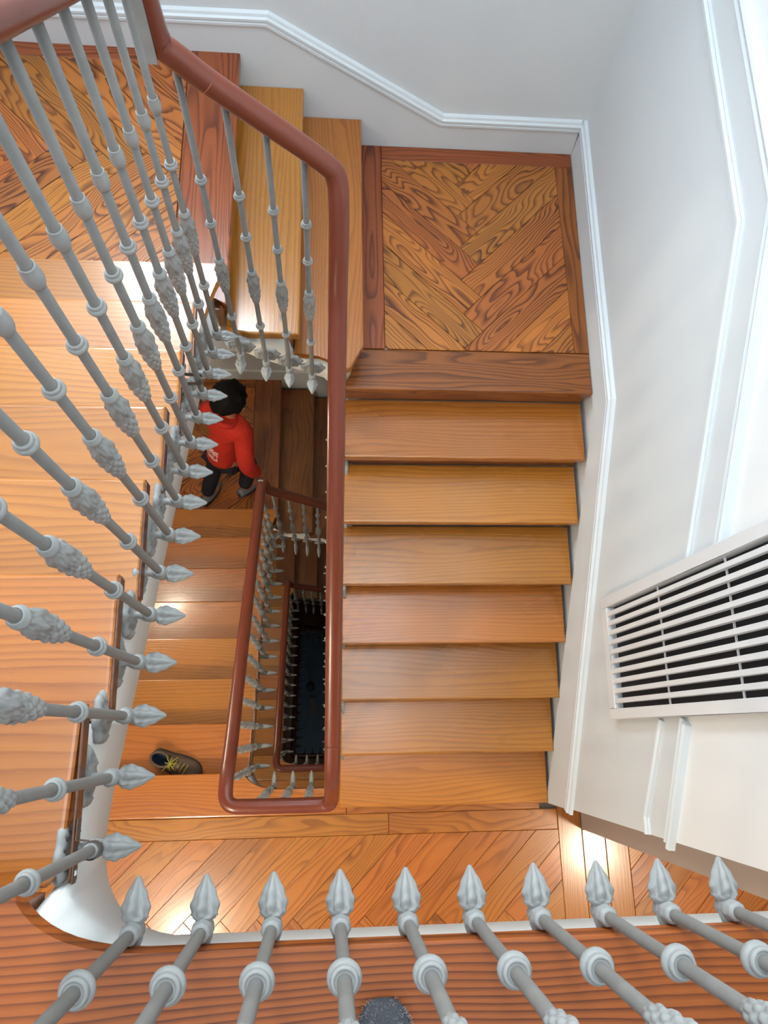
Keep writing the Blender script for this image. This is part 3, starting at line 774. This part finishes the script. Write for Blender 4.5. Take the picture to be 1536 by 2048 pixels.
# ------------------------------------------------------------------ lamps of the lower storeys, with added fill lamps
def lamp(x, y, z, power, colr, r, label):
    root = empty('ceiling_lamp', (x, y, z)); tag(root, label, 'lamp')
    me = lathe('base', [(r, -.012), (r+.01, -.01), (r+.01, 0), (r*.9, 0.0)], 28); me.materials.clear(); me.materials.append(M['white'])
    link('base', me, None, root)
    me = lathe('diffuser', [(.01, -.075), (r*.5, -.07), (r*.85, -.045), (r*.98, -.013)], 28); me.materials.clear(); me.materials.append(emit('lamp_diffuser', colr, 6.0))
    link('diffuser', me, None, root)
    l = bpy.data.lights.new('bulb', 'AREA'); l.shape = 'DISK'; l.size = r*2; l.energy = power; l.color = colr
    lo = bpy.data.objects.new('bulb', l); col.objects.link(lo); lo.parent = root; lo.location = (0, 0, -.085)
warm = (1.0, 0.84, 0.64)
lamp(2.6, -1.0, -.252, 45, warm, .16, 'round ceiling lamp over the hall one storey down')
lamp(-1.3, -1.6, -.252, 60, warm, .16, 'round ceiling lamp under the top landing')
lamp(-1.3, -1.6, -.252-H, 22, warm, .16, 'round ceiling lamp under the landing one storey down')
def fill_sconce(x, y, z, power, label):  # unseen wall lamps, added to light the lower left treads evenly
    root = empty('added_wall_lamp', (x, y, z)); tag(root, label, 'lamp')
    link('backplate', boxes_mesh('backplate', [(0, .02, -.05, .05, -.10, .10)], .006), M['white'], root)
    link('arm', boxes_mesh('arm', [(.02, .12, -.01, .01, -.03, -.01)], .003), M['iron'], root)
    me = lathe('globe', [(.01, -.075), (.05, -.06), (.075, -.02), (.08, .01), (.07, .045), (.045, .065), (.02, .075)], 24); me.materials.clear(); me.materials.append(emit('fill_globe', warm, power*4.0))
    link('globe', me, None, root, (.15, 0, .04))
fill_sconce(xWL, 1.45, -1.95, 45, 'unseen globe wall lamp added to light the left flight one storey down')
fill_sconce(xWL, 1.45, -1.95-H, 26, 'unseen globe wall lamp added to light the left flight two storeys down')
lamp(-.2, -1.0, -.252-3*H, 0.4, (.8, .92, 1.0), .16, 'unseen round ceiling lamp added to light the ground floor faintly')  # added so the ground floor shows faintly

# ------------------------------------------------------------------ the boy on the lower corner landing
def skin_obj(name, joints, edges, m, parent, sub=2):
    """joints: name -> (f, l, u, r) with f forward, l left, u up, r radius (or (rx, ry))"""
    keys = list(joints); me = bpy.data.meshes.new(name)
    me.from_pydata([joints[k][:3] for k in keys], [(keys.index(a), keys.index(b)) for a, b in edges], [])
    o = link(name, me, m, parent)
    md = o.modifiers.new('skin', 'SKIN'); md.use_smooth_shade = True; md.use_x_symmetry = False
    lay = me.skin_vertices[0].data
    for i, k in enumerate(keys):
        r = joints[k][3]; lay[i].radius = (r, r) if not isinstance(r, tuple) else r
        lay[i].use_root = (i == 0)
    sd = o.modifiers.new('subdivision', 'SUBSURF'); sd.levels = sub; sd.render_levels = sub
    return o
zB1 = -H - 8*h
boy = empty('person', (-.92, 2.15, zB1), math.radians(53)); boy.scale = (1.14, 1.14, 1.14); tag(boy, 'boy in a red hooded sweatshirt and dark trousers hurrying across the landing', 'person')
M['skin'] = paint('skin', srgb(176, 120, 92), 0.5, 0.04)
M['hair'] = paint('black_hair', srgb(13, 11, 11), 0.75, 0.3, 60.0, 0.8, 90.0, 0.15)
M['denim'] = paint('dark_trousers', srgb(26, 28, 36), 0.8, 0.15, 40.0, 0.3, 300.0)
M['greyshoe'] = paint('grey_trainer', srgb(110, 116, 124), 0.6, 0.1)
M['soledark'] = paint('dark_rubber', srgb(46, 48, 52), 0.6, 0.1)
def hoodie_mat():
    m, nt, b = newmat('red_sweatshirt')
    tc = nd(nt, 'ShaderNodeTexCoord'); sp = nd(nt, 'ShaderNodeSeparateXYZ'); nt.links.new(tc.outputs['Object'], sp.inputs[0])
    def band(v, lo, hi):
        return mathn(nt, 'MULTIPLY', mathn(nt, 'GREATER_THAN', v, lo), mathn(nt, 'LESS_THAN', v, hi))
    back = mathn(nt, 'LESS_THAN', sp.outputs[0], .15)
    row = mathn(nt, 'ADD', band(sp.outputs[2], .735, .79), band(sp.outputs[2], .69, .722))
    n = nd(nt, 'ShaderNodeTexNoise'); n.inputs['Scale'].default_value = 95; n.inputs['Detail'].default_value = 1
    nt.links.new(tc.outputs['Object'], n.inputs['Vector'])
    k = mathn(nt, 'MULTIPLY', mathn(nt, 'MULTIPLY', back, row), mathn(nt, 'MULTIPLY', band(sp.outputs[1], -.03, .16), mathn(nt, 'GREATER_THAN', n.outputs['Fac'], .44)))
    c = mixc(nt, k, srgb(184, 36, 15), srgb(226, 206, 200)); nt.links.new(c, b.inputs['Base Color'])
    b.inputs['Roughness'].default_value = 0.85
    n2 = nd(nt, 'ShaderNodeTexNoise'); n2.inputs['Scale'].default_value = 18; n2.inputs['Detail'].default_value = 2; nt.links.new(tc.outputs['Object'], n2.inputs['Vector'])
    bp = nd(nt, 'ShaderNodeBump'); bp.inputs['Strength'].default_value = 0.5; bp.inputs['Distance'].default_value = 0.02
    nt.links.new(n2.outputs['Fac'], bp.inputs['Height']); nt.links.new(bp.outputs[0], b.inputs['Normal'])
    return m
M['hoodie'] = hoodie_mat()
J = {'pelvis': (.10, 0, .63, .085), 'waist': (.16, 0, .76, .08), 'chest': (.22, 0, .92, .09), 'neckb': (.255, 0, 1.02, .05), 'neck': (.275, 0, 1.07, .042), 'skull': (.30, 0, 1.15, .078), 'crown': (.31, 0, 1.22, .07),
     'lsh': (.22, .13, .97, .05), 'lel': (.26, .23, .76, .034), 'lwr': (.38, .20, .66, .024), 'lpalm': (.43, .185, .645, .022),
     'rsh': (.22, -.13, .97, .05), 'rel': (.10, -.22, .78, .034), 'rwr': (.16, -.26, .58, .024), 'rpalm': (.185, -.265, .535, .022),
     'lhip': (.10, .07, .60, .07), 'lkn': (.07, .085, .34, .048), 'lan': (-.10, .075, .10, .034), 'ltoe': (.02, .075, .04, .03),
     'rhip': (.10, -.07, .60, .07), 'rkn': (.24, -.10, .37, .048), 'ran': (.10, -.13, .17, .034), 'rtoe': (.22, -.14, .10, .03)}
ED = [('pelvis', 'waist'), ('waist', 'chest'), ('chest', 'neckb'), ('neckb', 'neck'), ('neck', 'skull'), ('skull', 'crown'), ('chest', 'lsh'), ('lsh', 'lel'), ('lel', 'lwr'), ('lwr', 'lpalm'), ('chest', 'rsh'), ('rsh', 'rel'), ('rel', 'rwr'), ('rwr', 'rpalm'),
      ('pelvis', 'lhip'), ('lhip', 'lkn'), ('lkn', 'lan'), ('lan', 'ltoe'), ('pelvis', 'rhip'), ('rhip', 'rkn'), ('rkn', 'ran'), ('ran', 'rtoe')]
# fingers: rooted in the palms
for sd_, w_, p_, dr in (('l', 'lwr', 'lpalm', Vector((.05, -.015, -.012))), ('r', 'rwr', 'rpalm', Vector((.022, -.004, -.05)))):
    side = Vector((0, 1, 0)) if sd_ == 'l' else Vector((.9, .3, 0)).normalized()
    for i in range(4):
        b0 = Vector(J[p_][:3]) + dr*.3 + side*(i-1.5)*.013; ln_ = (.85, 1.0, .95, .75)[i]
        k1, k2 = '%sf%da' % (sd_, i), '%sf%db' % (sd_, i)
        J[k1] = (*(b0+dr*.45*ln_), .0072); J[k2] = (*(b0+dr*.85*ln_+Vector((.008, 0, -.008))), .006)
        ED += [(p_, k1), (k1, k2)]
    tb = Vector(J[p_][:3]) + side*.022
    J[sd_+'th'] = (*(tb+dr*.45), .0075); ED.append((p_, sd_+'th'))
body = skin_obj('body', J, ED, M['skin'], boy)
T = {'waistm': (.155, 0, .74, .122), 'hem': (.105, 0, .56, .125), 'mid': (.20, 0, .86, .122), 'yoke': (.235, 0, .965, .105), 'collar': (.262, 0, 1.035, .066),
     'lsh': (.225, .135, .965, .075), 'lel': (.26, .24, .77, .060), 'lcuff': (.37, .205, .665, .045), 'rsh': (.225, -.135, .965, .075), 'rel': (.10, -.235, .79, .062), 'rcuff': (.155, -.268, .60, .048)}
hd = skin_obj('sweatshirt', T, [('waistm', 'hem'), ('waistm', 'mid'), ('mid', 'yoke'), ('yoke', 'collar'), ('yoke', 'lsh'), ('lsh', 'lel'), ('lel', 'lcuff'), ('yoke', 'rsh'), ('rsh', 'rel'), ('rel', 'rcuff')], M['hoodie'], boy)
hd['label'] = 'red hooded sweatshirt with white lettering on the back'
# hood lying on the shoulders
hood = lathe('hood', [(.060, -.02), (.085, -.012), (.092, .006), (.080, .024), (.062, .018)], 24, lambda t, zz, r: .10*math.cos(t+PI)+.05*math.cos(3*t)); hood.materials.clear(); hood.materials.append(M['hoodie'])
ho = link('hood', hood, None, hd, (.225, 0, 1.035)); ho.rotation_euler = (0, .5, 0)
Lg = {'seat': (.105, 0, .60, .085), 'lhip': (.10, .062, .55, .075), 'lkn': (.07, .088, .34, .064), 'lcf': (-.095, .077, .085, .052), 'rhip': (.115, -.062, .55, .075), 'rkn': (.245, -.102, .37, .066), 'rcf': (.105, -.13, .165, .052)}
skin_obj('trousers', Lg, [('seat', 'lhip'), ('lhip', 'lkn'), ('lkn', 'lcf'), ('seat', 'rhip'), ('rhip', 'rkn'), ('rkn', 'rcf')], M['denim'], boy)
def trainer(loc, rz, ry):
    P = []
    for i in range(9):
        u = i/8; P.append((-.06+.21*u, (.030+.010*math.sin(u*PI))*(1 if u < .8 else 1-(u-.8)*1.6), .058*(1-u*.55)))
    bm = bmesh.new(); R = []
    for x, wd_, ht_ in P:
        R.append([bm.verts.new((x, wd_*math.cos(t), ht_*math.sin(t) if math.sin(t) > 0 else ht_*.0)) for t in [2*PI*k/14 for k in range(14)]])
    for a, b in zip(R, R[1:]):
        for i in range(14): bm.faces.new([a[i], a[(i+1) % 14], b[(i+1) % 14], b[i]])
    bm.faces.new(R[0][::-1]); bm.faces.new(R[-1])
    o = link('trainer', mesh_of(bm, 'trainer'), M['greyshoe'], boy, loc, rz, True); o.rotation_euler = (0, ry, rz)
    n_ = 16
    so = prism_mesh('sole', [(-.062+.108*(1+math.cos(2*PI*i/n_)), .043*math.sin(2*PI*i/n_)) for i in range(n_)], -.022, .002)
    link('sole', so, M['soledark'], o)
    return o
trainer((-.10, .076, .024), .05, 0.0)
trainer((.10, -.13, .11), -.1, .35)
# hair, ears, eyes, nose
hairm = bpy.data.meshes.new('hair'); bm = bmesh.new(); bmesh.ops.create_icosphere(bm, subdivisions=4, radius=.118)
from mathutils import noise as mn
for v in bm.verts:
    d = v.co.normalized()
    k = 1 + .09*mn.noise(d*2.6) + .10*mn.noise(d*7) + .06*mn.noise(d*15)
    if d.x > .35 and d.z < .25: k *= .78
    if d.z < -.35: k *= .86
    v.co = Vector((d.x*.122*k, d.y*.108*k, d.z*.115*k))
bm.to_mesh(hairm); bm.free()
ha = link('hair', hairm, M['hair'], boy, (.292, 0, 1.205), None, True); ha.rotation_euler = (0, .25, 0)
for sy in (-1, 1):
    em = lathe('ear', [(.004, -.008), (.016, -.004), (.019, .002), (.010, .007)], 14); em.materials.clear(); em.materials.append(M['skin'])
    e = link('ear', em, None, boy, (.305, sy*.098, 1.155)); e.rotation_euler = (PI/2*sy*-1, 0, 0)
    em = lathe('eye', [(.002, -.006), (.009, -.003), (.010, 0), (.006, .005)], 12); em.materials.clear(); em.materials.append(M['white'])
    e = link('eye', em, None, boy, (.395, sy*.032, 1.165)); e.rotation_euler = (0, PI/2, 0)

# ------------------------------------------------------------------ walking shoe on the lower left flight
M['suede'] = paint('brown_grey_suede', srgb(92, 76, 64), 0.85, 0.25, 60.0, 0.4, 250.0)
M['navy'] = paint('navy_lining', srgb(30, 46, 72), 0.9, 0.1)
M['lace'] = paint('yellow_lace', srgb(168, 166, 52), 0.7, 0.1)
M['sole'] = paint('shoe_sole', srgb(52, 50, 48), 0.7, 0.1)
shoe = empty('walking_shoe', (-1.03, .025, -H-h), math.radians(-22)); shoe.scale = (1.08, 1.25, 1.1); tag(shoe, 'brown-grey lace-up walking shoe with yellow laces left on a stair tread', 'shoe')
def shoe_w(u): return (.036+.006*math.sin(u*PI) + .010*max(0, math.sin((u-.35)*PI*1.3)))*(math.sqrt(max(0, 1-((u-.80)/.205)**2)) if u > .80 else (math.sqrt(max(.0, 1-((.12-u)/.125)**2)) if u < .12 else 1))
def shoe_h(u): return .098-.012*u if u < .42 else .093-.045*((u-.42)/.58)**.9 - (.022*((u-.85)/.15)**2 if u > .85 else 0)
bm = bmesh.new(); R = []; N = 26; K = 18
for i in range(N):
    u = i/(N-1); x = -.065+.30*u; wd_ = max(.004, shoe_w(u)); ht_ = shoe_h(u)
    ring = []
    for k in range(K):
        t = PI*k/(K-1); c_, s_ = math.cos(t), math.sin(t)
        ring.append(bm.verts.new((x, wd_*math.copysign(abs(c_)**.75, c_), .022+(ht_-.022)*s_**.7)))
    R.append(ring)
for i in range(N-1):
    u = (i+.5)/(N-1)
    for k in range(K-1):
        if .05 < u < .36 and 4 <= k <= K-6: continue      # foot opening
        bm.faces.new([R[i][k], R[i][k+1], R[i+1][k+1], R[i+1][k]])
up_ = link('upper', mesh_of(bm, 'upper'), M['suede'], shoe, None, None, True)
sm = up_.modifiers.new('solid', 'SOLIDIFY'); sm.thickness = .004
outl = [( -.065+.30*u-.004, shoe_w(u)+.004) for u in [i/24 for i in range(25)]]
link('sole', prism_mesh('sole', outl + [(x, -y) for x, y in outl[::-1]], 0.0, .026, .004, 2), M['sole'], shoe)
lin = lathe('lining', [(.034, .0), (.038, .03), (.036, .055), (.033, .074), (.0315, .074), (.034, .05), (.034, .01), (.002, .004)], 24); lin.materials.clear(); lin.materials.append(M['navy'])
lo_ = link('lining', lin, None, shoe, (-.004, 0, .024)); lo_.scale = (1.5, .84, 1)
bm = bmesh.new(); n_ = 28; R = []
for i in range(n_):
    t = 2*PI*i/n_; c_ = Vector((-.002+.054*math.cos(t), .032*math.sin(t), .096-.004*math.cos(t))); d_ = Vector((math.cos(t), math.sin(t)*.8, 0)).normalized()
    R.append([bm.verts.new(c_ + d_*.007*math.cos(a) + Vector((0, 0, .009*math.sin(a)))) for a in [2*PI*k/8 for k in range(8)]])
for i in range(n_):
    for k in range(8): bm.faces.new([R[i][k], R[i][(k+1) % 8], R[(i+1) % n_][(k+1) % 8], R[(i+1) % n_][k]])
link('padded_collar', mesh_of(bm, 'padded_collar'), M['suede'], shoe, None, None, True)
link('tongue', boxes_mesh('tongue', [(.045, .12, -.020, .020, .082, .092)], .006), M['suede'], shoe)
def tube(name, P, r, m, parent, n=6):
    me = sweep(name, [Vector(p) for p in P], 2*r, 2*r, n); return link(name, me, m, parent)
for i in range(5):
    x = .055+.022*i; zt_ = .101-.005*i
    tube('lace', [(x, -.024, zt_-.006), (x+.005, 0, zt_+.001), (x+.010, .024, zt_-.006)], .0022, M['lace'], shoe)
for i, a_ in enumerate((.3, 1.0, 1.7, 2.5, 3.3, 4.2, 5.1, 5.8)):
    L_ = (.035, .05, .028, .045, .03, .05, .033, .042)[i]
    tube('lace_loop', smooth_path([(.06, 0, .102), (.06+L_*.5*math.cos(a_), L_*.5*math.sin(a_), .118), (.06+L_*math.cos(a_), L_*math.sin(a_), .100)], 2), .0018, M['lace'], shoe)
link('toe_cap', prism_mesh('toe_cap', [(.19+.045*math.cos(t), .040*math.sin(t)) for t in [-PI/2+PI*i/12 for i in range(13)]], .024, .036, .008, 2), M['sole'], shoe)

# ------------------------------------------------------------------ woollen sock on the top landing
M['wool'] = paint('charcoal_wool', srgb(74, 76, 80), 0.95, 0.35, 120.0, 0.8, 260.0, 0.1)
M['woolpale'] = paint('pale_grey_rib', srgb(150, 150, 150), 0.95, 0.2, 120.0, 0.6, 260.0, 0.1)
sock = empty('sock', (.062, -.36, 0)); tag(sock, 'charcoal woollen sock with paler ribbing, its toe at the edge of the top landing', 'sock')
sec = [(-.13, .024, .040), (-.12, .034, .06), (-.08, .038, .082), (-.03, .038, .080), (.02, .041, .068), (.06, .045, .055), (.09, .045, .047), (.11, .040, .041), (.125, .031, .034), (.134, .018, .025)]
def foot(name, secs, m, extra=0.0):
    bm = bmesh.new(); R = []
    for y_, wd_, ht_ in secs:
        R.append([bm.verts.new(((wd_+extra)*math.cos(t), y_, ht_*.5+(ht_*.5+extra)*math.sin(t))) for t in [2*PI*k/20 for k in range(20)]])
    for a, b in zip(R, R[1:]):
        for i in range(20): bm.faces.new([a[i], a[(i+1) % 20], b[(i+1) % 20], b[i]])
    bm.faces.new(R[0][::-1]); bm.faces.new(R[-1])
    o = link(name, mesh_of(bm, name), m, sock, None, None, True)
    sb = o.modifiers.new('subdivision', 'SUBSURF'); sb.levels = 1; sb.render_levels = 1
    return o
foot('toe_knit', sec, M['wool'])
foot('pale_rib', [(-.115, .036, .064), (-.08, .0385, .084), (-.03, .0385, .082), (.02, .0415, .070), (.062, .0455, .056)], M['woolpale'], .0015)
ank = lathe('ankle_cuff', [(.036, .05), (.037, .09), (.038, .15), (.040, .20), (.036, .20), (.033, .12)], 24); ank.materials.clear(); ank.materials.append(M['wool'])
link('ankle_cuff', ank, None, sock, (0, -.085, 0))
bm = bmesh.new()
for i in range(1500):
    y_ = random.uniform(.0, .134); t = random.uniform(0, PI)
    for (ya, wa, ha_), (yb, wb, hb_) in zip(sec, sec[1:]):
        if ya <= y_ <= yb:
            f_ = (y_-ya)/(yb-ya); wd_ = wa+(wb-wa)*f_; ht_ = ha_+(hb_-ha_)*f_
    p = Vector((wd_*math.cos(t), y_, ht_*.5+ht_*.5*math.sin(t))); nrm = Vector((math.cos(t), (.6 if y_ > .11 else .1), math.sin(t))).normalized()
    d = (nrm + Vector((random.uniform(-1, 1), random.uniform(-1, 1), random.uniform(-1, 1)))).normalized()*random.uniform(.003, .008)
    q = Vector((random.uniform(-1, 1), random.uniform(-1, 1), random.uniform(-1, 1))).normalized()*.0004
    bm.faces.new([bm.verts.new(p-q), bm.verts.new(p+q), bm.verts.new(p+d)])
me = bpy.data.meshes.new('wool_fuzz'); bm.to_mesh(me); bm.free()
fz = link('wool_fuzz', me, M['woolpale'], sock); fz['kind'] = 'stuff'

# ------------------------------------------------------------------ things on the dim ground floor
M['brass'] = paint('dark_brass', srgb(90, 82, 70), 0.25, 0.1)
M['card'] = paint('beige_card', srgb(150, 140, 120), 0.7, 0.1)
po = empty('bollard', (-.33, 1.0, gz)); tag(po, 'short dark post with a round knob standing on the dim ground floor', 'post')
for nm, pf in (('foot', [(.07, 0), (.07, .02), (.03, .03), (.028, .04)]), ('post', [(.028, .03), (.024, .3), (.03, .5)]), ('knob', [(.02, .48), (.06, .51), (.08, .56), (.06, .61), (.01, .63)])):
    me = lathe(nm, pf, 20); me.materials.clear(); me.materials.append(M['brass']); link(nm, me, None, po)
o = link('pale_rod', lathe('pale_rod', [(.008, -.42), (.010, -.40), (.010, .40), (.008, .42)], 10), None, None, (-.41, .45, gz+.01)); o.rotation_euler = (PI/2, 0, -.05)
tag(o, 'thin pale rod lying on the dim ground floor', 'rod')
bxr = empty('small_box', (-.28, .65, gz), .1); tag(bxr, 'small beige box beside the rod on the dim ground floor', 'box')
link('carton', boxes_mesh('carton', [(-.06, .06, -.15, .15, 0, .09)], .003), M['card'], bxr)
link('lid', boxes_mesh('lid', [(-.063, .063, -.153, .153, .085, .11)], .003), M['card'], bxr)
